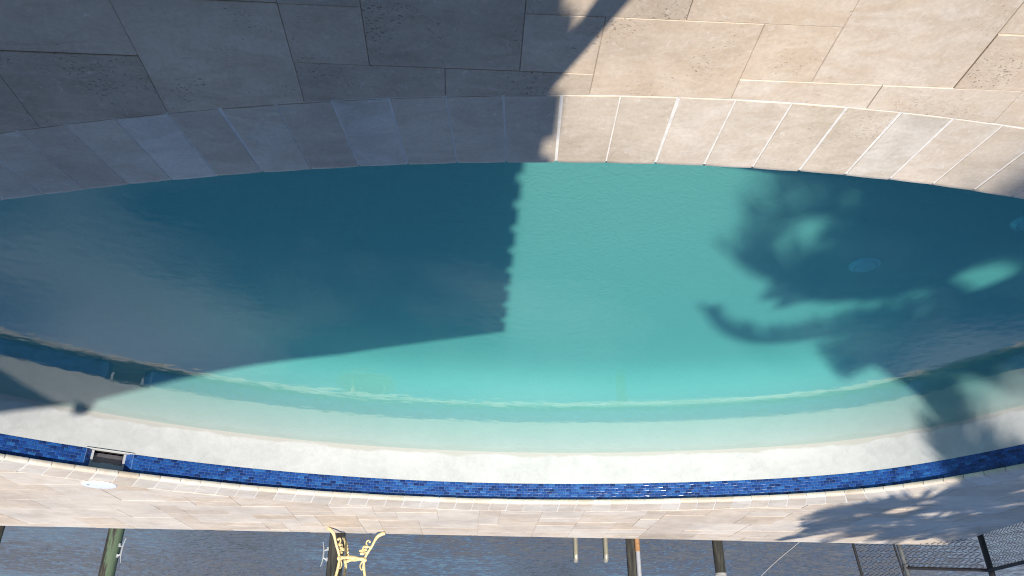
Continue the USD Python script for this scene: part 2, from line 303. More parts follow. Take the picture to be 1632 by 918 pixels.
# ------------------------------------------------------------------ deck of travertine pavers
ANG, U = math.radians(-3.2), .2052
rot = np.array([[math.cos(ANG), -math.sin(ANG)], [math.sin(ANG), math.cos(ANG)]])      # grid -> world
X0, Y0 = -.545 * .2032, 7.90 * .2032
def cell(i0, j0, i1, j1):
    c = np.array([(i0, j0), (i1, j0), (i1, j1), (i0, j1)], float) * U + [X0, Y0]
    return Polygon(c @ rot.T)
deck_poly = Polygon([(6.6, 8.29), (-5.27, 9.71), (-5.30, 8.2), (-5.30, .1), (6.6, .1)])
deck_free = deck_poly.difference(outline(CW + .004))
fixed = [(5, 0, 7, 3), (5, -2, 8, 0), (3, -1, 5, 2), (3, -3, 5, -1), (2, -1, 3, 0), (1, 0, 3, 1), (0, -2, 2, 0), (-1, -1, 0, 0), (-3, -1, -1, 2), (-1, 0, 1, 1), (-2, -3, 0, -1), (-4, -2, -2, -1),
         (-4, -1, -3, 0), (-5, 0, -3, 1), (-7, 0, -5, 1), (-6, -3, -4, 0), (-8, -1, -6, 0), (-8, -3, -6, -1), (7, 0, 9, 2), (2, -3, 3, -1)]
taken = set()
pieces = []
for p in fixed:
    pieces.append(p)
    taken |= {(i, j) for i in range(p[0], p[2]) for j in range(p[1], p[3])}
prg = random.Random(11)
for j in range(-9, 44):
    for i in range(-30, 36):
        if (i, j) in taken: continue
        opts = [(3, 2), (2, 3), (2, 2), (2, 1), (1, 2), (1, 1)]
        wts = [9, 4, 5, 6, 1, 1.2]
        while True:
            k = prg.choices(range(len(opts)), wts)[0]
            w, h = opts[k]
            cells = {(a, b) for a in range(i, i + w) for b in range(j, j + h)}
            if not cells & taken: break
        taken |= cells
        pieces.append((i, j, i + w, j + h))
deck = thing('deck', 'pool deck of beige travertine pavers in a mixed size pattern', kind='structure')
def in_view(c):
    d = np.array([c.x, c.y, -CAM_H]); z = d[1] * cs - d[2] * sn
    if z < .3: return 0
    u, v = d[0] / z * F_PX, (-d[2] * cs - d[1] * sn) / z * F_PX
    return float(1 / z) if (abs(u) < 816 + 250 / z and -459 - 60 < v < 459 + 500 / z) else 0.0
stones = []
for p in pieces:
    g = cell(*p).intersection(deck_free)
    for q in (g.geoms if hasattr(g, 'geoms') else [g]):
        q = q.buffer(-.0009, join_style=2)
        for w in (q.geoms if hasattr(q, 'geoms') else [q]):
            if w.is_empty or w.area < .0025: continue
            stones.append((in_view(w.centroid), w))
stones.sort(key=lambda a: -a[0])
rest = MB()
vis = 0
for k, (w8, q) in enumerate(stones):
    z1 = rng.uniform(-.0022, .0022)
    m = prism(q, -.03, z1, .0013)
    if w8 and vis < 298:
        vis += 1
        y = q.centroid.y
        if y < 3 and q.centroid.x > -.1: idx = rng.choice(5, p=[.30, .0, .22, .0, .48])
        else: idx = rng.choice(5, p=[.36, .24, .26, .0, .14]) if y < 3 else rng.choice(5, p=[.12, .50, .0, .37, .01])
        part('paver', m, TRAV[idx], deck)
    else: rest.add(*m)
if rest.n: part('paver_field', rest.mesh(), TRAV[0], deck, kind='stuff', label='travertine pavers outside the picture')
part('joint_bed', sheet(deck_free.buffer(.003), -.0045), M_BED, deck)
sw = MB()
ring = np.array(deck_poly.buffer(-.004).exterior.coords)[:-1]
n = len(ring); i = np.arange(n); nx = (i + 1) % n
sw.add(np.vstack([np.c_[ring, np.full(n, -2.2)], np.c_[ring, np.full(n, -.031)]]), np.c_[i, nx, nx + n, i + n])
data(part('seawall', sw.mesh(), M_CONC, kind=None), 'grey concrete seawall holding up the pool deck above the canal', 'seawall')

# ------------------------------------------------------------------ swimming pool
pool = thing('swimming_pool', 'freeform swimming pool with travertine coping, blue waterline tile and white plaster', 'swimming pool')
NS = 720
S = np.linspace(0, PER, NS, endpoint=False)
centre = np.array([-.1, 4.7])
def rings_mesh(specs):
    """(xy ring, z) rows joined into one surface, inward facing"""
    v = np.vstack([np.c_[a, np.broadcast_to(z, len(a))] for a, z in specs])
    f = []
    i = np.arange(NS); nx = (i + 1) % NS
    for r in range(len(specs) - 1):
        f.append(np.c_[r * NS + i, (r + 1) * NS + i, (r + 1) * NS + nx, r * NS + nx])
    return v, np.vstack(f)
prof = [(.0, -.200), (.0, -.32), (.0, -.45), (.0, -.6), (0, -.8), (.006, -.92), (.03, -1.03), (.08, -1.13), (.16, -1.21), (.28, -1.265), (.45, FLOOR_Z + .01)]
specs = [(K(S, WALL - d), z) for d, z in prof]
base = K(S, WALL - .45)
for t in (.85, .6, .35, .1, .00001):
    specs.append((centre + (base - centre) * t, FLOOR_Z))
part('shell', rings_mesh(specs), M_PLASTER, pool, smooth=True)
# coping stones
joint0 = s_of(at_z(886, 267)[:2])
NC = int(round(PER / .160))
cw = PER / NC
prf = np.array([(.022, -.050), (.006, -.044), (.0, -.032), (.0, -.020), (.004, -.009), (.013, -.002), (.028, 0), (CW, 0), (CW, -.05)])
crng = random.Random(5)
for k in range(NC):
    gap = .0064 + .002 * crng.random()
    a, b = joint0 + k * cw + gap / 2 + crng.uniform(-.002, .002), joint0 + (k + 1) * cw - gap / 2
    ss = np.linspace(a, b, 4); dz = crng.uniform(-.0012, .0012)
    skew = crng.uniform(-.006, .006)
    m = len(prf); v = []
    for s in ss:
        e = 0.0016 if s in (ss[0], ss[-1]) else 0
        xy = np.vstack([K(s + skew * d, d) for d, _ in prf])
        v.append(np.c_[xy, prf[:, 1] + dz - e * (prf[:, 1] > -.02)])
    f = []
    for r in range(3):
        for q in range(m):
            f.append((r * m + q, r * m + (q + 1) % m, (r + 1) * m + (q + 1) % m, (r + 1) * m + q))
    mb = MB().add(np.vstack(v), f)
    mb.add(v[0], [(0, q + 1, q) for q in range(1, m - 1)]); mb.add(v[-1], [(0, q, q + 1) for q in range(1, m - 1)])
    x = K(.5 * (a + b))[0]
    idx = crng.choices(range(4), [.5, .24, .2, .06])[0] if x[1] < 4 else crng.choices(range(4), [.35, .1, .25, .3])[0]
    part('coping_stone', mb.mesh(), COPE[idx], pool, smooth=35)
part('coping_grout', rings_mesh([(K(S, .026), -.049), (K(S, .012), -.040), (K(S, .012), -.012), (K(S, .02), -.004), (K(S, CW + .006), -.0032)])[0:1] + (rings_mesh([(K(S, .026), -.049), (K(S, .012), -.040), (K(S, .012), -.012), (K(S, .02), -.004), (K(S, CW + .006), -.0032)])[1][:, ::-1],), M_GROUT, pool)
# skimmer position, tile band
sk0, sk1 = s_of(at_z(213, 735, -.12)), s_of(at_z(137, 728, -.12))
sk_a, sk_b = min(sk0, sk1), max(sk0, sk1)
sk_mid, sk_half = (sk_a + sk_b) / 2, max(.17, (sk_b - sk_a) / 2)
sk_a, sk_b = sk_mid - sk_half, sk_mid + sk_half
TW, TH, ROWS, TOPZ = .052, .0245, 6, -.0525
bs = np.linspace(sk_b, sk_a + PER, 700)
band = np.vstack([np.c_[K(bs, WALL - .0005), np.full(700, -.2)], np.c_[K(bs, WALL - .0005), np.full(700, -.046)]])
i = np.arange(699)
part('tile_grout', (band, np.c_[i, i + 700, i + 701, i + 1]), M_TGROUT, pool)
def tile_mesh(a, b, zt, zb, rg, surf):
    """one glass tile between a and b along the wall; surf(s, depth, z) -> xyz"""
    tl = rg.uniform(-.0006, .0006); dp = .0035 + rg.uniform(0, .0008); c = .0022
    o = [surf(a, .0004, zb), surf(b, .0004, zb), surf(b, .0004, zt), surf(a, .0004, zt)]
    m = [surf(a, dp - .0016, zb), surf(b, dp - .0016, zb), surf(b, dp - .0016, zt), surf(a, dp - .0016, zt)]
    t = [surf(a + c, dp, zb + c), surf(b - c, dp + tl, zb + c), surf(b - c, dp + tl, zt - c), surf(a + c, dp, zt - c)]
    v = np.vstack([o, m, t]); f = []
    for r in (0, 4):
        for q in range(4): f.append((r + q, r + 4 + q, r + 4 + (q + 1) % 4, r + (q + 1) % 4))
    f.append((8, 11, 10, 9))
    return v, f
wall_surf = lambda s, d, z: np.array([*K(s, WALL - d)[0], z])
trg = random.Random(3)
span = PER - (sk_b - sk_a) - .01
ncol = int(span / TW); tw = span / ncol
tiles = []
for r in range(ROWS):
    zt = TOPZ - r * TH - .0011; zb = TOPZ - (r + 1) * TH + .0011
    off = .5 if r % 2 else 0
    for c in range(ncol + (1 if off else 0)):
        a = sk_b + .005 + max(0, c - off) * tw + .0011; b = sk_b + .005 + min(ncol, c + 1 - off) * tw - .0011
        mid = K((a + b) / 2)[0]
        if mid[1] < 4.2 and abs(mid[0]) < 4.2 and not (mid[1] > 3.4): continue     # the near wall faces away from the picture
        dist = math.hypot(mid[0], mid[1]); view = abs(mid[0]) / (mid[1] * cs + 1.6 * sn) < .70
        tiles.append((0 if view else 1, dist, r, a, b, zt, zb))
tiles.sort()
tb = [MB() for _ in M_TILES]
for k, (nv, d, r, a, b, zt, zb) in enumerate(tiles):
    m = tile_mesh(a, b, zt, zb, trg, wall_surf)
    ti = trg.choices(range(6), [3, 2.6, 1.3, 1.2, 3, 1.8])[0]
    if k < 300 and not nv: part('waterline_tile', m, M_TILES[ti], pool)
    else: tb[ti].add(m[0], m[1])
for k in range(6): part('waterline_tile_band', tb[k].mesh(), M_TILES[k], pool, kind='stuff')
# skimmer
mid = K(sk_mid, WALL)[0]; out = K(sk_mid, 1.0)[0] - K(sk_mid, 0)[0]; tan = np.array([-out[1], out[0]])
h0 = np.linalg.norm(K(sk_a, WALL)[0] - K(sk_b, WALL)[0]) / 2
def SK(t, d, z): return np.array([*(mid + tan * t + out * d), z])
skb = MB()                                                           # the plaster throat round the opening
DZ0, DZ1, DD, HW = -.205, -.046, .06, .125
skb.add([SK(-h0 - .01, -.012, DZ0), SK(h0 + .01, -.012, DZ0), SK(HW + .02, DD, DZ0), SK(-HW - .02, DD, DZ0)], [(0, 3, 2, 1)])
sk = part('skimmer', skb.mesh(), M_PLASTER, pool, smooth=30, label='plaster skimmer opening in the tile band')
for sg in (-1, 1):
    a, b = SK(sg * (h0 + .004), -.003, 0)[:2], SK(sg * HW, DD, 0)[:2]
    e = (b - a); ln = np.linalg.norm(e); e /= ln; nn = np.array([-e[1], e[0]]);
    if nn @ (mid - a) < 0: nn = -nn
    cheek = lambda s, d, z: np.array([*(a + e * s + nn * d), z])
    q = [cheek(0, 0, DZ0), cheek(ln, 0, DZ0), cheek(ln, 0, DZ1), cheek(0, 0, DZ1)]
    part('cheek', (np.array(q), [(0, 1, 2, 3)]), M_TGROUT, sk)
    for r in range(ROWS):
        for c in range(3):
            s0, s1 = max(0, (c - .5 * (r % 2)) * .055), min(ln, (c + 1 - .5 * (r % 2)) * .055)
            if s1 - s0 < .012: continue
            part('tile', tile_mesh(s0 + .001, s1 - .001, TOPZ - r * TH - .0011, TOPZ - (r + 1) * TH + .0011, trg, cheek), trg.choice(M_TILES), sk)
R2 = np.column_stack([np.r_[tan, 0], np.r_[out, 0], [0, 0, 1.]])
fr = MB()
for sg in (-1, 1): fr.box(SK(sg * (HW - .004), DD - .004, -.126), (.018, .02, .15), R2)
fr.box(SK(0, DD - .004, -.078), (2 * HW - .02, .02, .050), R2); fr.box(SK(0, DD - .006, -.106), (.09, .014, .008), R2)
part('face_frame', fr.mesh(), M_GREYPL, sk)
th = MB()
th.add([SK(-HW, DD + .005, DZ0), SK(HW, DD + .005, DZ0), SK(HW, DD + .3, DZ0 - .02), SK(-HW, DD + .3, DZ0 - .02), SK(-HW, DD + .005, DZ1), SK(HW, DD + .005, DZ1), SK(HW, DD + .3, DZ1), SK(-HW, DD + .3, DZ1)],
       [(0, 3, 2, 1), (4, 5, 6, 7), (0, 4, 7, 3), (1, 2, 6, 5), (3, 7, 6, 2)])
part('throat', th.mesh(), M_DARKPL, sk)
wv = MB().box(SK(0, DD + .022, -.135), (2 * HW - .012, .008, .125), R2 @ np.array([[1, 0, 0], [0, .94, -.34], [0, .34, .94]]))
part('weir_flap', wv.mesh(), M_WEIR, sk)
# main drains and return fitting
def drain(c):
    body = trimesh.creation.cylinder(.112, .02, sections=40).vertices
    mb = MB(); c = np.array(c)
    rad = [(.0, .030), (.05, .031), (.085, .027), (.092, .018), (.095, .010), (.098, .010), (.102, .014), (.110, .012), (.114, 0)]
    an = np.arange(40) * 2 * np.pi / 40
    v = np.vstack([np.c_[r * np.cos(an), r * np.sin(an), np.full(40, z)] for r, z in rad]) + c
    f = [(r * 40 + q, (r + 1) * 40 + q, (r + 1) * 40 + (q + 1) % 40, r * 40 + (q + 1) % 40) for r in range(len(rad) - 1) for q in range(40)]
    d = part('main_drain', (v, f), M_DRAIN, pool, smooth=50, label='round white floor drain cover under the water')
    hl = MB()
    for rr, nn in ((.016, 6), (.032, 11), (.048, 16), (.064, 22), (.079, 27)):
        for q in range(nn):
            aa = q * 2 * np.pi / nn
            hl.box(c + [rr * math.cos(aa), rr * math.sin(aa), .0305 if rr < .06 else .0285], (.0075, .0045, .003), [[math.cos(aa), -math.sin(aa), 0], [math.sin(aa), math.cos(aa), 0], [0, 0, 1]])
    part('drain_slots', hl.mesh(), M_DARKPL, d)
pd = at_z(1378, 421, FLOOR_Z)
drain(pd)
p2 = at_z(1640, 352, FLOOR_Z); drain(p2)
dr = ray(1465, 567); tr = min(np.linspace(4, 9, 2001), key=lambda t_: tree.query(dr[:2] * t_)[0]); sr = s_of(dr[:2] * tr); rz = CAM_H + dr[2] * tr * 1.004
rm = trimesh.creation.torus(.042, .011, 32, 10)
rc = K(sr, WALL - .004)[0]; ro = K(sr, 1)[0] - K(sr, 0)[0]
RR = np.column_stack([[-ro[1], ro[0], 0], [0, 0, 1], [ro[0], ro[1], 0]])
rf = part('return_fitting', MB().add(rm.vertices @ RR.T + [*rc, rz], rm.faces).mesh(), M_WHITEPL, pool, smooth=True)
eb = trimesh.creation.icosphere(3, .034)
part('eyeball', MB().add(eb.vertices * [1, 1, 1] + [*rc, rz] + np.r_[ro, 0] * .012, eb.faces).mesh(), M_GREYPL, rf, smooth=True)

# ------------------------------------------------------------------ the pool's water
wr = random.Random(21)
waves = [(wr.uniform(0, 6.28), 2 * np.pi / (.07 * 10 ** wr.uniform(0, 1.0)), wr.uniform(0, 6.28), wr.random()) for _ in range(46)]
def ripples(x, y):
    z = np.zeros_like(x)
    for a, k, ph, w in waves:
        z += (.0007 + .0018 * w) * min(1, (k / 42) ** 1.2) / k * np.sin(k * (x * math.cos(a) + y * math.sin(a)) + ph)
    amp = .75 + .5 * np.sin(1.3 * x + .4) * np.sin(1.1 * y + 1.0)
    for cx, cy, r0, w in ((-.2, 4.0, .75, 1.0), (-1.25, 3.7, .5, .8), (-.9, 5.6, .5, .6), (.9, 6.2, .45, .5), (-2.2, 6.7, .35, .8), (-3.3, 6.1, .3, .7)):
        d = np.hypot(x - cx, (y - cy))
        z += w * .00010 * np.sin(d * 85) * np.exp(-((d - r0 * .6) / (r0 * .5)) ** 2)
    return z * amp
NW, NR = 1000, 260
SW = np.linspace(0, PER, NW, endpoint=False)
edge = K(SW, WALL + .012)
tt = np.r_[np.linspace(.00002, .5, 70), np.linspace(.5, 1, NR - 69)[1:]]
top = (centre + (edge - centre)[None] * tt[:, None, None])
tx, ty = top[..., 0].ravel(), top[..., 1].ravel()
vt = np.c_[tx, ty, WATER_Z + ripples(tx, ty)]
i = np.arange(NW); nx = (i + 1) % NW
ft = np.vstack([np.c_[r * NW + i, (r + 1) * NW + i, (r + 1) * NW + nx, r * NW + nx] for r in range(NR - 1)])
nv = len(vt)
vb = np.vstack([vt, [[*centre, WATER_Z]], np.c_[edge, np.full(NW, FLOOR_Z - .1)], [[*centre, FLOOR_Z - .1]]])
lr = (NR - 1) * NW
f3 = np.vstack([np.c_[np.full(NW, nv), i, nx], np.c_[np.full(NW, nv + 1 + NW), nv + 1 + nx, nv + 1 + i]])
f4 = np.c_[lr + i, nv + 1 + i, nv + 1 + nx, lr + nx]
mw = MB(); mw.v = [vb]; mw.n = len(vb)
mw.f = [np.vstack([ft[:, [0, 1, 2]], ft[:, [0, 2, 3]]]), f3, np.vstack([f4[:, [0, 1, 2]], f4[:, [0, 2, 3]]])]
part('pool_water', mw.mesh(), M_POOLWATER, smooth=60, kind='structure', label='clear turquoise pool water with small ripples')

# ------------------------------------------------------------------ skimmer lid on the deck
c = at_z(158, 772, .0)
an = np.arange(48) * 2 * np.pi / 48
rad = [(.001, .010), (.11, .010), (.116, .008), (.121, .0085), (.134, .0075), (.138, .0015)]
v = np.vstack([np.c_[r * np.cos(an), r * np.sin(an), np.full(48, z)] for r, z in rad])
f = [(r * 48 + q, (r + 1) * 48 + q, (r + 1) * 48 + (q + 1) % 48, r * 48 + (q + 1) % 48) for r in range(len(rad) - 1) for q in range(48)]
lid = thing('skimmer_lid', 'round white plastic skimmer lid set in the far deck behind the skimmer', 'lid', loc=(c[0], c[1], 0))
part('cover', (v, f), M_WHITEPL, lid, smooth=40)
part('finger_hole', MB().tm(trimesh.creation.cylinder(.012, .003, sections=16).apply_translation((.075, -.03, .0095))).mesh(), M_DARKPL, lid)

# ------------------------------------------------------------------ ornate three-legged table at the deck's edge
A, B = at_z(527, 840), at_z(609, 847)
mid_ab = (A + B) / 2; dab = (B - A)[:2]; ledge = np.linalg.norm(dab)
perp = np.array([-dab[1], dab[0]]) / ledge
if perp[1] < 0: perp = -perp
C3 = np.r_[mid_ab[:2] + perp * ledge * .80, 0]
tc = (A + B + C3) / 3; tc[2] = 0
table = thing('garden_table', 'small ornate cream iron table with scrolled legs at the edge of the far deck', 'table', loc=tc)
def legframe(foot):
    d = foot - tc; r = np.linalg.norm(d[:2]); d = d / r
    w = np.array([-d[1], d[0], 0])
    return d, w, r
for foot in (A, B, C3):
    d, w, r = legframe(foot)
    pt = lambda rad, z, s=0.0: d * rad + w * s + [0, 0, z]
    pts = spline([pt(r + .035, .022), pt(r, .027), pt(r - .05, .06), pt(r * .72, .14), pt(r * .58, .22), pt(r * .48, .30), pt(r * .48, .36), pt(r * .54, .46), pt(r * .63, .56), pt(r * .70, .65), pt(r * .70, .71)], 40)
    lg = MB().tube(pts, np.interp(np.linspace(0, 1, 40), [0, .06, .2, .5, .55, 1], [.017, .021, .014, .013, .016, .012]), 8)
    lp = part('leg', lg.mesh(), M_CREAM, table, smooth=50)
    orn = MB()
    for path, r0_, r1_ in (([(.58, .225), (.46, .215), (.40, .18), (.44, .155), (.50, .165)], .010, .007), ([(.66, .175), (.56, .155), (.50, .12), (.55, .095), (.61, .11)], .010, .007), ([(.50, .30), (.40, .325), (.36, .37), (.42, .40), (.46, .375)], .009, .007)):
        orn.tube(spline([pt(r * a_, z_) for a_, z_ in path], 18), np.linspace(r0_, r1_, 18), 6)
        e_ = path[-1]; b = trimesh.creation.icosphere(2, .013); orn.add(b.vertices + pt(r * e_[0], e_[1]), b.faces)
    for sg, (rr, zz) in ((1, (.40, .235)), (-1, (.46, .195)), (0, (.36, .205)), (1, (.52, .165))):
        lf = trimesh.creation.icosphere(2, 1.0); vv = lf.vertices * [.028, .011, .016]
        orn.add(vv @ np.column_stack([d, w, [0, 0, 1]]).T + pt(r * rr, zz, .012 * sg), lf.faces)
    b = trimesh.creation.icosphere(2, .024); orn.add(b.vertices + pt(r * .49, .30), b.faces)
    part('scroll_ornament', orn.mesh(), M_CREAM, lp, smooth=50)
st = MB(); q = [legframe(x)[0] * legframe(x)[2] * .48 + [0, 0, .295] for x in (A, B, C3)]
for a, b in ((0, 1), (1, 2), (2, 0)):
    pts = spline([q[a], (q[a] * .75 + q[b] * .25) - [0, 0, .008], (q[a] + q[b]) / 2 - [0, 0, .012], (q[a] * .25 + q[b] * .75) - [0, 0, .008], q[b]], 16)
    st.tube(pts, .019 + .004 * np.cos(np.linspace(0, 4 * np.pi, 16)), 8)
part('stretcher', st.mesh(), M_CREAM, table, smooth=50)
tp = trimesh.creation.cylinder(.35, .028, sections=48).apply_translation((0, 0, .725))
part('tabletop', (tp.vertices, tp.faces), M_WOOD, table, smooth=40)

# ------------------------------------------------------------------ canal, pilings, ladder
CANAL_Z = -1.25
w2 = random.Random(9)
cw2 = [(w2.gauss(1.25, .42), 2 * np.pi / (.13 * 10 ** w2.uniform(0, .5)), w2.uniform(0, 6.28), w2.random()) for _ in range(60)]
gy = np.concatenate([np.arange(8.0, 26, .045), np.arange(26, 44, .15)]); gx = np.arange(-17, 17.01, .05)
GX, GY = np.meshgrid(gx, gy)
GZ = np.zeros_like(GX)
for a, k, ph, w in cw2:
    GZ += (.040 + .070 * w) / k * np.sin(k * (GX * math.cos(a) + GY * math.sin(a)) + ph + .6 * np.sin(.7 * GX + .31 * k) + .5 * np.sin(.5 * GY + k))
GZ *= np.clip((44 - GY) / 8, 0, 1) * np.clip((17 - abs(GX)) / 4, 0, 1) * (.8 + .4 * np.sin(.35 * GX + .5 * GY))
ny, nxn = GX.shape
idx = np.arange(ny * nxn).reshape(ny, nxn)
fq = np.c_[idx[:-1, :-1].ravel(), idx[:-1, 1:].ravel(), idx[1:, 1:].ravel(), idx[1:, :-1].ravel()]
cm = MB().add(np.c_[GX.ravel(), GY.ravel(), CANAL_Z + GZ.ravel()], fq)
for x0, x1, y0, y1 in ((-900, -17, 8, 60), (17, 900, 8, 60), (-17, 17, 44, 60)):
    cm.add([(x0, y0, CANAL_Z), (x1, y0, CANAL_Z), (x1, y1, CANAL_Z), (x0, y1, CANAL_Z)], [(0, 1, 2, 3)])
part('canal_water', cm.mesh(), M_CANAL, smooth=True, kind='structure', label='dark rippled canal water beyond the deck')
PY = 11.0
def pile_mesh(r, z0, z1, seed):
    k, zz = 20, np.linspace(z0, z1, 22); an = np.arange(k) * 2 * np.pi / k
    rr = np.random.default_rng(seed)
    lump = 1 + .03 * np.cumsum(rr.normal(0, .5, (22, 1)), 0) * .3 + .025 * np.sin(3 * an + rr.uniform(0, 6))[None] + .012 * rr.normal(0, 1, (22, k))
    v = np.stack([r * lump * np.cos(an), r * lump * np.sin(an), np.repeat(zz[:, None], k, 1)], -1).reshape(-1, 3)
    f = [(a * k + q, a * k + (q + 1) % k, (a + 1) * k + (q + 1) % k, (a + 1) * k + q) for a in range(21) for q in range(k)]
    mb = MB().add(v, f)
    mb.add(np.vstack([v[-k:], [[0, 0, z1 + .015]]]), [(q, (q + 1) % k, k) for q in range(k)])
    return mb.mesh()
def cleat(parent, c, ax):
    """a mooring cleat: two stand-offs on a base and a horned bar, upright on the piling; ax = outward side"""
    ax = np.array(ax, float); c = np.array(c, float); up = np.array([0, 0, 1.])
    mb = MB()
    for s in (-.055, .055):
        mb.tube([c + up * s * 1.25, c + up * s + ax * .035, c + up * s * .8 + ax * .052], [.017, .012, .013], 8)
        mb.box(c + up * s * 1.25 + ax * .002, (.03, .03, .045))
    mb.tube(spline([c + up * -.16 + ax * .078, c + up * -.09 + ax * .06, c + ax * .053, c + up * .09 + ax * .06, c + up * .16 + ax * .078], 18), np.interp(np.linspace(0, 1, 18), [0, .5, 1], [.007, .014, .007]), 8)
    part('cleat', mb.mesh(), M_GALV, parent, smooth=50)
def pile(px, py, r, ztop, mat, label, seed):
    c = at_y(px, py, PY)
    t = thing('dock_piling', label, 'piling', loc=(c[0], PY, 0))
    part('post', pile_mesh(r, -2.2, ztop, seed), mat, t, smooth=50)
    return t
p1 = pile(185, 850, .102, 1.7, M_PILE_G, 'wooden dock piling stained pale green with a grey cleat on its side', 1)
z = at_y(199, 878, PY)[2]; cleat(p1, (-.10, -.03, z), (-1, -.25, 0))
p2_ = pile(537, 862, .105, 1.7, M_PILE_D, 'dark wooden dock piling with a cleat, standing behind the garden table', 2)
z = at_y(517, 884, PY)[2]; cleat(p2_, (.10, -.03, z), (1, -.25, 0))
p3 = pile(1007, 880, .075, 1.7, M_PILE_D, 'dark dock piling with a pipe fixed against its side', 3)
zt4 = at_y(1146, 914, PY)[2]
p4 = pile(1143, 866, .072, zt4, M_PILE_D, 'short dark dock piling with a pale top, standing alone', 4)
part('pale_cap', MB().tm(trimesh.creation.cylinder(.076, .03, sections=24).apply_translation((0, 0, zt4 + .012))).mesh(), M_CONC, p4)
p5 = pile(-3, 850, .06, 1.7, M_PILE_D, 'thin dark dock piling cut off by the edge of the picture', 6)
c = at_y(1016, 872, PY - .09)
pipe = thing('water_pipe', 'upright pipe, white above and orange brown below, beside a dark piling', 'pipe', loc=(c[0], PY - .09, 0))
zj = at_y(1017, 879, PY - .09)[2]
part('upper_pipe', MB().tube([(0, 0, zj), (0, 0, .3), (0, 0, .55)], .030, 14).mesh(), M_PIPE, pipe, smooth=50)
part('lower_pipe', MB().tube([(0, 0, -1.6), (0, 0, -.5), (0, 0, zj + .001)], .034, 14).mesh(), M_RUSTPIPE, pipe, smooth=50)
RY = 10.1
la, lb = at_y(918, 880, RY), at_y(966, 880, RY)
zt = at_y(918, 893, RY)[2]
ladder = thing('dock_ladder', 'stainless steel dock ladder with two bent handrails rising behind the deck edge', 'ladder', loc=((la[0] + lb[0]) / 2, RY, 0))
hw = abs(la[0] - lb[0]) / 2
for sg in (-1, 1):
    pts = [(sg * hw, 0, -1.9), (sg * hw, 0, -1.0), (sg * hw, 0, -.4), (sg * hw, 0, zt - .075)]
    pts += [(sg * hw, .07 - .07 * math.cos(a), zt - .075 + .07 * math.sin(a)) for a in np.linspace(.2, math.pi, 12)] + [(sg * hw, .14, zt - .2), (sg * hw, .14, -1.9)]
    part('handrail', MB().tube(pts, .027, 14).mesh(), M_STEEL, ladder, smooth=50)
for zz in (-.5, -.8, -1.1, -1.4): part('rung', MB().box((0, 0, zz), (2 * hw, .07, .025)).mesh(), M_STEEL, ladder)
# mooring rope
r0, r1 = at_y(1276, 862, 10.6), at_y(1213, 918, 10.9)
d = r1 - r0
pts = spline([r0 - d * 1.2, r0 - d * .3 - [0, 0, .01], r0, (r0 + r1) / 2 - [0, 0, .012], r1, r1 + d * 1.6 + [0, 0, .1]], 30)
rope = part('mooring_rope', MB().tube(pts, .0045, 6).mesh(), M_ROPE, smooth=True)
data(rope, 'thin pale rope slanting up across the canal beside the chain link fence', 'rope')

# ------------------------------------------------------------------ chain link fence on the left
fence = thing('chain_link_fence', 'black chain link fence with steel posts along the corner of the deck', 'fence')
g1, g2, g4 = at_z(1556, 856), at_z(1436, 869.5), at_z(1363, 869.5)
g1[0] -= .05; g2[1] += .05; g4[1] += .05
lean = np.array([-.10, 0, 1.0])
def post(p, r, z1, mat, ln=0.0): part('post', MB().tube([p + [0, 0, -1.2], p + [0, 0, 0], p + [-ln * z1, 0, z1]], r, 12).mesh(), mat, fence, smooth=50)
post(g4, .016, .9, M_BLACKSTEEL, .10)
post(g2 + [.06, 0, 0], .012, .9, M_BLACKSTEEL, .12)
post(g2, .030, .40, M_GREYSTEEL, .10)
post(g1, .033, .75, M_BLACKSTEEL, .04)
zr = at_y(1452, 905, g2[1])[2]
zr1 = at_y(1568, 909, g1[1])[2]
g0 = np.array([g1[0] - .05, 7.3, 0])
z0_ = zr1 - .01
part('rail', MB().tube([g2 + [0, 0, zr], g1 + [0, 0, zr1]], .019, 10).mesh(), M_BLACKSTEEL, fence, smooth=50)
part('rail', MB().tube([g1 + [0, 0, zr1], g0 + [0, 0, z0_]], .019, 10).mesh(), M_BLACKSTEEL, fence, smooth=50)
for p in (g2,): part('clamp', MB().tube([p + [-.03, 0, zr - .035], p + [-.03, 0, zr + .035]], .042, 12).mesh(), M_GREYSTEEL, fence, smooth=50)
def chain(a, b, z0, z1a, z1b):
    mb = MB(); ln = np.linalg.norm((b - a)[:2]); e = (b - a) / np.linalg.norm(b - a); pitch = .062; nrm = np.array([-e[1], e[0], 0])
    nw = int(ln / pitch)
    for q in range(nw):
        t = q * pitch; zt = z1a + (z1b - z1a) * t / ln
        nz = int((zt - z0) / .034); pts = []
        for k in range(nz + 1):
            sgn = 1 if k % 2 else -1
            zz = zt - k * .034
            pts.append(a + e * (t + pitch / 2 + sgn * pitch * .43) + [0, 0, zz + .008] + nrm * .003 * sgn)
            pts.append(a + e * (t + pitch / 2 + sgn * pitch * .52) + [0, 0, zz - .004] - nrm * .003 * sgn)
        mb.tube(pts, .0033, 4, caps=False)
    return mb.mesh()
part('wire_mesh', chain(g2, g1, -1.1, zr, zr1), M_BLACKSTEEL, fence, kind='stuff')
part('wire_mesh', chain(g1, g0, -.35, zr1, z0_), M_BLACKSTEEL, fence, kind='stuff')
part('wire_mesh', chain(g4, g2 + [.06, 0, 0], -1.1, .75, .75), M_BLACKSTEEL, fence, kind='stuff')
lawn = sheet(Polygon([(-5.303, -6), (-5.303, 8.75), (-14, 9.2), (-14, -6)]), -.16)
part('lawn', lawn, M_GRASS, kind='structure', label='dark grass bank outside the fence')
gb = MB(); grg = np.random.default_rng(4)
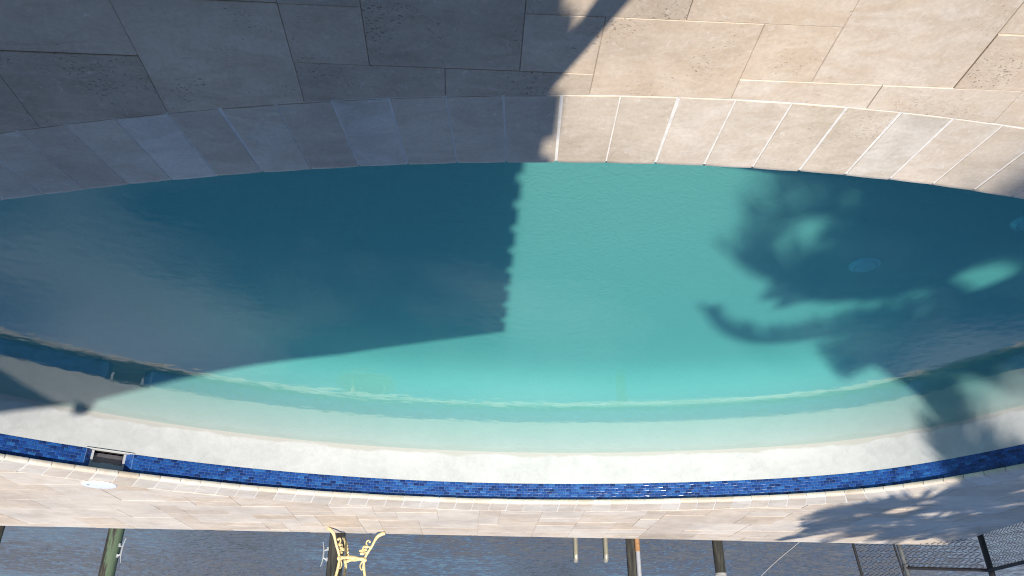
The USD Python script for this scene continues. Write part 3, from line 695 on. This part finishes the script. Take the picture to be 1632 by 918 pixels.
for _ in range(5000):
    x, y = -5.35 - abs(grg.normal(0, .8)), grg.uniform(7.2, 8.75); h = grg.uniform(.03, .09); a = grg.uniform(0, 6.28); l = grg.normal(0, .03, 2)
    gb.add([(x - .004 * math.cos(a), y - .004 * math.sin(a), -.16), (x + .004 * math.cos(a), y + .004 * math.sin(a), -.16), (x + l[0], y + l[1], -.16 + h)], [(0, 1, 2)])
part('grass_blades', gb.mesh(), M_GRASS, kind='stuff', cat='grass', label='grass blades on the bank outside the chain link fence')
part('ground', sheet(Polygon([(-60, -60), (60, -60), (60, 7.9), (6.61, 8.28), (6.61, .09), (-5.303, .09), (-5.303, -6), (-14, -6), (-14, 8), (-60, 8)]), -.012), M_GRASS, kind='structure', label='ground round the house')

# ------------------------------------------------------------------ house behind the camera, its eave shades the right half
EZ, EY, SLOPE = 2.7, 1.1, .207
ex = lambda y: -.056 + (y - EY) * math.tan(-ANG)
house = thing('house', 'stuccoed house with a clay tile gable roof beside the near deck', 'house')
hv = lambda a, b, z: np.array([*(np.array([-.056, EY]) + rot @ np.array([a, b])), z])
rf = MB()
RA = 3.42
RK, RZ = 1.5, 3.14                       # the roof is steeper near its eave than near its ridge
rz_at = lambda a: EZ + (RZ - EZ) * a / RK if a < RK else RZ + (EZ + RA * SLOPE - RZ) * (a - RK) / (RA - RK)
for (a0, a1) in ((0, RK), (RK, RA), (RA, 2 * RA - RK), (2 * RA - RK, 2 * RA)):
    zz0, zz1 = rz_at(min(a0, 2 * RA - a0)), rz_at(min(a1, 2 * RA - a1))
    q = [hv(a0, 0, zz0), hv(a1, 0, zz1), hv(a1, -12, zz1), hv(a0, -12, zz0)]
    lo_ = [p - [0, 0, .16] for p in q]
    rf.add(q + lo_, [(0, 1, 2, 3), (4, 7, 6, 5), (0, 4, 5, 1), (2, 6, 7, 3), (0, 3, 7, 4), (1, 5, 6, 2)])
roof = part('roof', rf.mesh(), M_SOFFIT, house)
for k in range(40):
    b = -.15 - k * .30
    mb = MB(); an = np.linspace(0, np.pi, 7); v = []
    for a in (-.032, RK, RA):
        for t in an: v.append(hv(a, b + .085 * math.cos(t), (EZ if a < 0 else rz_at(a)) + .085 * math.sin(t)))
    mb.add(v, [(q, q + 1, q + 8, q + 7) for q in range(6)] + [(q, q + 1, q + 8, q + 7) for q in range(7, 13)]); mb.add(v[:7], [(0, q, q + 1) for q in range(1, 6)])
    part('roof_tile', mb.mesh(), M_CLAY, roof, smooth=40)
wl = MB()
q = [hv(.72, -.8, 0)[:2], hv(5.9, -.8, 0)[:2], hv(5.9, -11.5, 0)[:2], hv(.75, -11.5, 0)[:2]]
v = [(*p, 0) for p in q] + [(*p, EZ + .1) for p in q]
wl.add(v, [(0, 4, 5, 1), (1, 5, 6, 2), (2, 6, 7, 3), (3, 7, 4, 0)])
wl.add([hv(.72, -.8, EZ + .1), hv(5.9, -.8, EZ + .1), hv(RA, -.8, EZ + (RA - .3) * SLOPE)], [(0, 2, 1)])
for k in range(30):
    part('ridge_tile', MB().tube([hv(RA, .06 - k * .4, EZ + RA * SLOPE - .01), hv(RA, -.36 - k * .4, EZ + RA * SLOPE + .005)], [.06, .05], 14).mesh(), M_CLAY, roof, smooth=40)
part('wall', wl.mesh(), M_STUCCO, house)

# ------------------------------------------------------------------ the person who takes the picture, standing under the eave
def chain_hull(bones):
    out_ = []
    for a, ra, b, rb in bones:
        sa = manifold3d.Manifold.sphere(ra, 20).translate(list(map(float, a))); sb = manifold3d.Manifold.sphere(rb, 20).translate(list(map(float, b)))
        out_.append(manifold3d.Manifold.batch_hull([sa, sb]))
    m = manifold3d.Manifold.batch_boolean(out_, manifold3d.OpType.Add).refine_to_length(.02).to_mesh()
    t = trimesh.Trimesh(m.vert_properties[:, :3], m.tri_verts)
    trimesh.smoothing.filter_taubin(t, iterations=8)
    return t
M_SKIN = plain('skin', (.45, .27, .19), .5)
M_SHIRT = plain('shirt_cloth', (.25, .28, .33), .9)
M_SHORTS = plain('shorts_cloth', (.12, .12, .14), .9)
M_HAIR = plain('hair', (.05, .035, .025), .7)
per = thing('person', 'person in a grey shirt and dark shorts holding up a phone under the eave', 'person')
ox, oy = .10, -.58
sh = lambda s: (ox + s * .19, oy, 1.40)
bones = [((ox, oy, 1.0), .14, (ox, oy + .01, 1.28), .145), ((ox - .12, oy, 1.34), .075, (ox + .12, oy, 1.34), .075), ((ox, oy, 1.38), .06, (ox, oy + .02, 1.52), .055), ((ox, oy + .03, 1.60), .085, (ox, oy + .02, 1.67), .095),
         ((ox, oy + .11, 1.60), .018, (ox, oy + .125, 1.585), .016)]
for s in (-1, 1):
    el = (-.335, -.30, 1.22) if s < 0 else (.34, -.36, 1.17)
    wr_ = (-.105, -.12, 1.43) if s < 0 else (.13, -.12, 1.42)
    kn = (ox + s * .11, oy + .03, .50); an_ = (ox + s * .12, oy - .02, .09)
    bones += [(sh(s), .055, el, .036), (el, .036, wr_, .025), ((ox + s * .09, oy, .95), .10, kn, .06), (kn, .058, an_, .04), (an_, .042, (ox + s * .13, oy + .16, .035), .032),
              (wr_, .028, (wr_[0] - s * .02, wr_[1] + .05, 1.47), .032)]
    for q in range(4): bones.append(((wr_[0] - s * .015, wr_[1] + .05, 1.455 + q * .018), .011, (wr_[0] - s * .05, wr_[1] + .075, 1.46 + q * .018), .009))
    bones.append(((wr_[0] - s * .01, wr_[1] + .03, 1.45), .012, (wr_[0] - s * .05, wr_[1] + .035, 1.47), .010))
bd = chain_hull(bones)
part('body', (bd.vertices, bd.faces), M_SKIN, per, smooth=True)
shirt = chain_hull([((ox, oy, .98), .155, (ox, oy + .01, 1.28), .16), ((ox - .13, oy, 1.35), .085, (ox + .13, oy, 1.35), .085)] + [(sh(s), .068, ((-.17 if s < 0 else .36), -.52, 1.31), .05) for s in (-1, 1)])
part('shirt', (shirt.vertices, shirt.faces), M_SHIRT, per, smooth=True)
shorts = chain_hull([((ox + s * .08, oy, .96), .115, (ox + s * .105, oy + .02, .58), .085) for s in (-1, 1)])
part('shorts', (shorts.vertices, shorts.faces), M_SHORTS, per, smooth=True)
hair = chain_hull([((ox, oy - .01, 1.66), .10, (ox, oy + .0, 1.70), .095), ((ox, oy - .04, 1.58), .07, (ox, oy - .03, 1.66), .09)])
part('hair', (hair.vertices, hair.faces), M_HAIR, per, smooth=True)
phone = part('phone', MB().box((0, -.035, 1.487), (.15, .008, .075), np.array([[1, 0, 0], [0, cs, sn], [0, -sn, cs]])).mesh(), M_DARKPL)
data(phone, 'dark phone held level in both hands under the eave', 'phone')

# ------------------------------------------------------------------ palms left of the pool, seen here by their shadows
def shadow_to(p, z):
    """the point at height z whose shadow falls on p"""
    return np.array([p[0] - SUN_TRAVEL[0] * SUN_C * (z - p[2]), p[1] - SUN_TRAVEL[1] * SUN_C * (z - p[2]), z])
def frond(palm, spine, rg, ll=.55,  gap=.035, w=.045, droop=.5):
    sp = spline(spine, 40)
    seg = np.r_[0, np.cumsum(np.linalg.norm(np.diff(sp, axis=0), axis=1))]
    st_ = MB().tube(sp, np.linspace(.028, .006, 40), 6)
    fp = part('frond', st_.mesh(), M_PETIOLE, palm, smooth=True)
    lf = MB(); n_ = int(seg[-1] / gap)
    for q in range(n_):
        s = seg[-1] * (.16 + .84 * q / n_); p = np.array([np.interp(s, seg, sp[:, k]) for k in range(3)])
        p1_ = np.array([np.interp(min(s + .05, seg[-1]), seg, sp[:, k]) for k in range(3)]); p0_ = np.array([np.interp(s - .05, seg, sp[:, k]) for k in range(3)])
        t = p1_ - p0_; t /= np.linalg.norm(t)
        side = np.cross(t, [0, 0, 1]); side /= np.linalg.norm(side)
        fr_ = s / seg[-1]; ln = ll * (math.sin(math.pi * min(1, .18 + .80 * fr_)) ** .6) * rg.uniform(.8, 1.1)
        for sg in (-1, 1):
            d = side * sg * .8 + t * rg.uniform(.35, .65) + np.array([0, 0, -droop * rg.uniform(.5, 1.3)]); d /= np.linalg.norm(d)
            wv_ = t - d * (t @ d); wv_ /= np.linalg.norm(wv_)
            m_ = p + d * ln * .55 + [0, 0, -.03]; e_ = p + d * ln + [0, 0, -.12 * ln * 2]
            lf.add([p - wv_ * w * .3, p + wv_ * w * .3, m_ + wv_ * w * .5, m_ - wv_ * w * .5, e_], [(0, 1, 2), (0, 2, 3), (3, 2, 4)])
    part('leaflets', lf.mesh(), M_FROND, fp)
def palm(label, crown, base, fronds, seed, **kw):
    t = thing('palm_tree', label, 'palm tree')
    pts = spline([np.r_[base, -.02], np.r_[np.array(base) * .7 + crown[:2] * .3, crown[2] * .35], np.r_[np.array(base) * .3 + crown[:2] * .7, crown[2] * .72], crown - [0, 0, .1]], 30)
    part('trunk', MB().tube(pts, np.interp(np.linspace(0, 1, 30), [0, .1, 1], [.17, .12, .09]), 14).mesh(), M_TRUNK, t, smooth=50)
    rg = random.Random(seed)
    for k, f_ in enumerate(fronds): frond(t, f_, rg, **({**kw, 'll': kw['ll'] * .62} if k == 0 else kw))
HC = 7.4
crown1 = shadow_to(at_z(1505, 440, FLOOR_Z), HC)
basin = outline(WALL - .06, 400)
from shapely.geometry import Point
def pool_hit(px, py):
    p = at_z(px, py, FLOOR_Z)
    if basin.contains(Point(p[0], p[1])) or py < 480: return p
    d = ray(px, py); ts = np.linspace(.5, 1, 200) * np.linalg.norm(p - [0, 0, CAM_H]) / np.linalg.norm(d)
    for t in ts[::-1]:
        q_ = np.array([0, 0, CAM_H]) + d * t
        if basin.contains(Point(q_[0], q_[1])): return q_
    return p
def f1(pts, drop=1.0, up=.35):
    out_ = [crown1]
    n_ = len(pts)
    for k, (x, y) in enumerate(pts):
        u_ = (k + 1) / n_
        out_.append(shadow_to(pool_hit(x, y), HC + up * 4 * u_ * (1 - u_) - drop * u_ ** 2))
    return out_
fan = [f1([(1505 + 45 * math.cos(a), 440 + 32 * math.sin(a)), (1505 + 100 * math.cos(a), 440 + 66 * math.sin(a)), (1505 + 150 * math.cos(a), 440 + 96 * math.sin(a))], .7) for a in (1.9, 2.3, 2.65, 2.95, 3.25, 3.6, 3.95, 4.3, 4.7, 5.2)]
palm('tall palm standing left of the near deck', crown1, crown1[:2] + [.3, -.9], [
    f1([(1420, 505), (1340, 528), (1250, 545), (1175, 540), (1135, 515), (1128, 492)], 1.2),
    f1([(1430, 440), (1340, 445), (1250, 450), (1190, 430), (1172, 408)]),
    f1([(1440, 390), (1360, 352), (1280, 345), (1215, 368), (1185, 405)]),
    f1([(1450, 360), (1390, 310), (1310, 288), (1240, 300)]),
    f1([(1480, 350), (1470, 290), (1430, 250)]),
    f1([(1560, 370), (1600, 320), (1640, 280)]),
    f1([(1600, 400), (1680, 380), (1760, 390)]),
    f1([(1590, 490), (1660, 510), (1750, 520)]),
    f1([(1540, 520), (1570, 570), (1600, 620)]),
    f1([(1470, 520), (1420, 570), (1350, 610)]),
    f1([(1400, 470), (1310, 480), (1235, 468)], .8),
    f1([(1450, 430), (1400, 418), (1340, 428), (1260, 442)]), f1([(1460, 400), (1415, 382), (1380, 350)]), f1([(1540, 395), (1590, 385), (1660, 395)]), f1([(1545, 478), (1600, 500), (1680, 535)]),
    f1([(1490, 500), (1450, 540), (1405, 570), (1365, 600)]), f1([(1520, 500), (1535, 560), (1545, 610)]), f1([(1585, 395), (1628, 415), (1650, 470)], .8), f1([(1560, 480), (1610, 485), (1650, 480)], .8), f1([(1480, 370), (1420, 335), (1350, 300), (1290, 290)]), f1([(1530, 370), (1555, 320), (1570, 285)]),
    f1([(1500, 360), (1500, 310), (1490, 270)]), f1([(1460, 370), (1400, 300), (1340, 270)]), f1([(1570, 400), (1640, 340), (1700, 320)]), f1([(1560, 500), (1620, 560), (1680, 610)]), f1([(1440, 455), (1330, 462), (1230, 478)], .9),
    f1([(1450, 402), (1390, 392), (1310, 372)]), f1([(1420, 452), (1330, 468), (1235, 492)], .9), f1([(1460, 540), (1400, 575), (1340, 592)], 1.0), f1([(1430, 520), (1370, 545), (1310, 565)], 1.0), f1([(1520, 540), (1500, 600), (1500, 640)], 1.0), f1([(1560, 540), (1610, 600), (1640, 640)], 1.0),
    f1([(1500, 540), (1480, 590), (1460, 620)], 1.2)] + fan, 2, ll=.58, gap=.029, w=.044)
crown2 = shadow_to(at_z(1520, 805), 5.0)
def f2(pts, drop=.9, up=.3, z=0.0):
    n_ = len(pts)
    return [crown2] + [shadow_to(at_z(x, y, z), 5.0 + up * 4 * ((k + 1) / n_) * (1 - (k + 1) / n_) - drop * ((k + 1) / n_) ** 2) for k, (x, y) in enumerate(pts)]
palm('shorter palm with dense fronds left of the pool', crown2, (-6.3, crown2[1] - .8), [
    f2([(1430, 806), (1370, 812), (1310, 815)]),
    f2([(1440, 808), (1340, 822), (1275, 836)]),
    f2([(1430, 825), (1340, 845), (1240, 862)]),
    f2([(1480, 830), (1420, 855), (1380, 866)]),
    f2([(1560, 832), (1580, 845), (1600, 858)]),
    f2([(1560, 770), (1590, 745), (1625, 735)]),
    f2([(1600, 800), (1680, 805), (1760, 810)]),
    f2([(1600, 815), (1700, 830), (1780, 838)]),
    f2([(1450, 800), (1400, 812), (1350, 818), (1300, 822)]), f2([(1450, 815), (1400, 832), (1350, 848)]), f2([(1500, 835), (1450, 850), (1400, 862)]), f2([(1540, 830), (1540, 850), (1530, 868)]),
    f2([(1580, 820), (1620, 835), (1660, 850)]), f2([(1570, 785), (1620, 775), (1680, 770)]), f2([(1450, 822), (1360, 836), (1280, 850)]),
    f2([(1500, 820), (1480, 845), (1460, 862)])], 4, ll=.46, gap=.026, w=.045)

crown2 = shadow_to(at_z(1440, 822), 5.6)
def f3(pts, drop=.9, up=.3):
    n_ = len(pts)
    return [crown2] + [shadow_to(at_z(x, y), 5.6 + up * 4 * ((k + 1) / n_) * (1 - (k + 1) / n_) - drop * ((k + 1) / n_) ** 2) for k, (x, y) in enumerate(pts)]
palm('second short palm with dense fronds left of the pool', crown2, (-6.6, crown2[1] - .6), [
    f3([(1380, 818), (1320, 822), (1278, 828)]), f3([(1385, 830), (1330, 840), (1285, 846)]), f3([(1395, 842), (1350, 856), (1310, 866)]), f3([(1430, 845), (1420, 860), (1410, 870)]), f3([(1480, 840), (1500, 855), (1520, 868)]),
    f3([(1500, 825), (1560, 835), (1610, 840)]), f3([(1500, 812), (1570, 815), (1640, 812)]), f3([(1490, 815), (1550, 805), (1610, 800)]),
    f3([(1385, 824), (1340, 831), (1270, 840)]), f3([(1500, 832), (1560, 848), (1600, 858)])], 6, ll=.44, gap=.026, w=.045)

# ------------------------------------------------------------------ the far bank: it is only mirrored in the canal
part('far_bank', MB().box((0, 75, -1.0), (400, 30, 2.6)).mesh(), M_GRASS, kind='structure', label='far bank of the canal')
M_LEAF = plain('far_leaves', (.05, .075, .03), .8, noise=.5, scale=1.2)
brg = np.random.default_rng(12)
for k, (x, h, wd) in enumerate([(-24, 7, 5), (-3, 8, 3.5), (22, 8, 5)]):
    t = thing('far_tree', ('leftmost', 'middle', 'rightmost')[k] + ' of three broad leafy trees on the far bank of the canal', 'tree')
    part('trunk', MB().tube([(x, 63, 0), (x + .3, 63, h * .5)], [.35, .2], 8).mesh(), M_TRUNK, t)
    c_ = np.array([x, 63, h * .62]); d_ = brg.normal(0, 1, (1500, 3)); d_ /= np.linalg.norm(d_, axis=1, keepdims=True)
    p_ = c_ + d_ * (brg.uniform(.4, 1, (1500, 1)) ** .5) * [wd, wd * .8, h * .42] * (1 + .25 * np.sin(5 * d_[:, :1] + 4 * d_[:, 2:]))
    a_, b_ = brg.normal(0, .45, (1500, 3)), brg.normal(0, .45, (1500, 3))
    v_ = np.stack([p_ - a_, p_ + a_, p_ + b_], 1).reshape(-1, 3)
    part('crown', (v_, np.arange(4500).reshape(-1, 3)), M_LEAF, t)
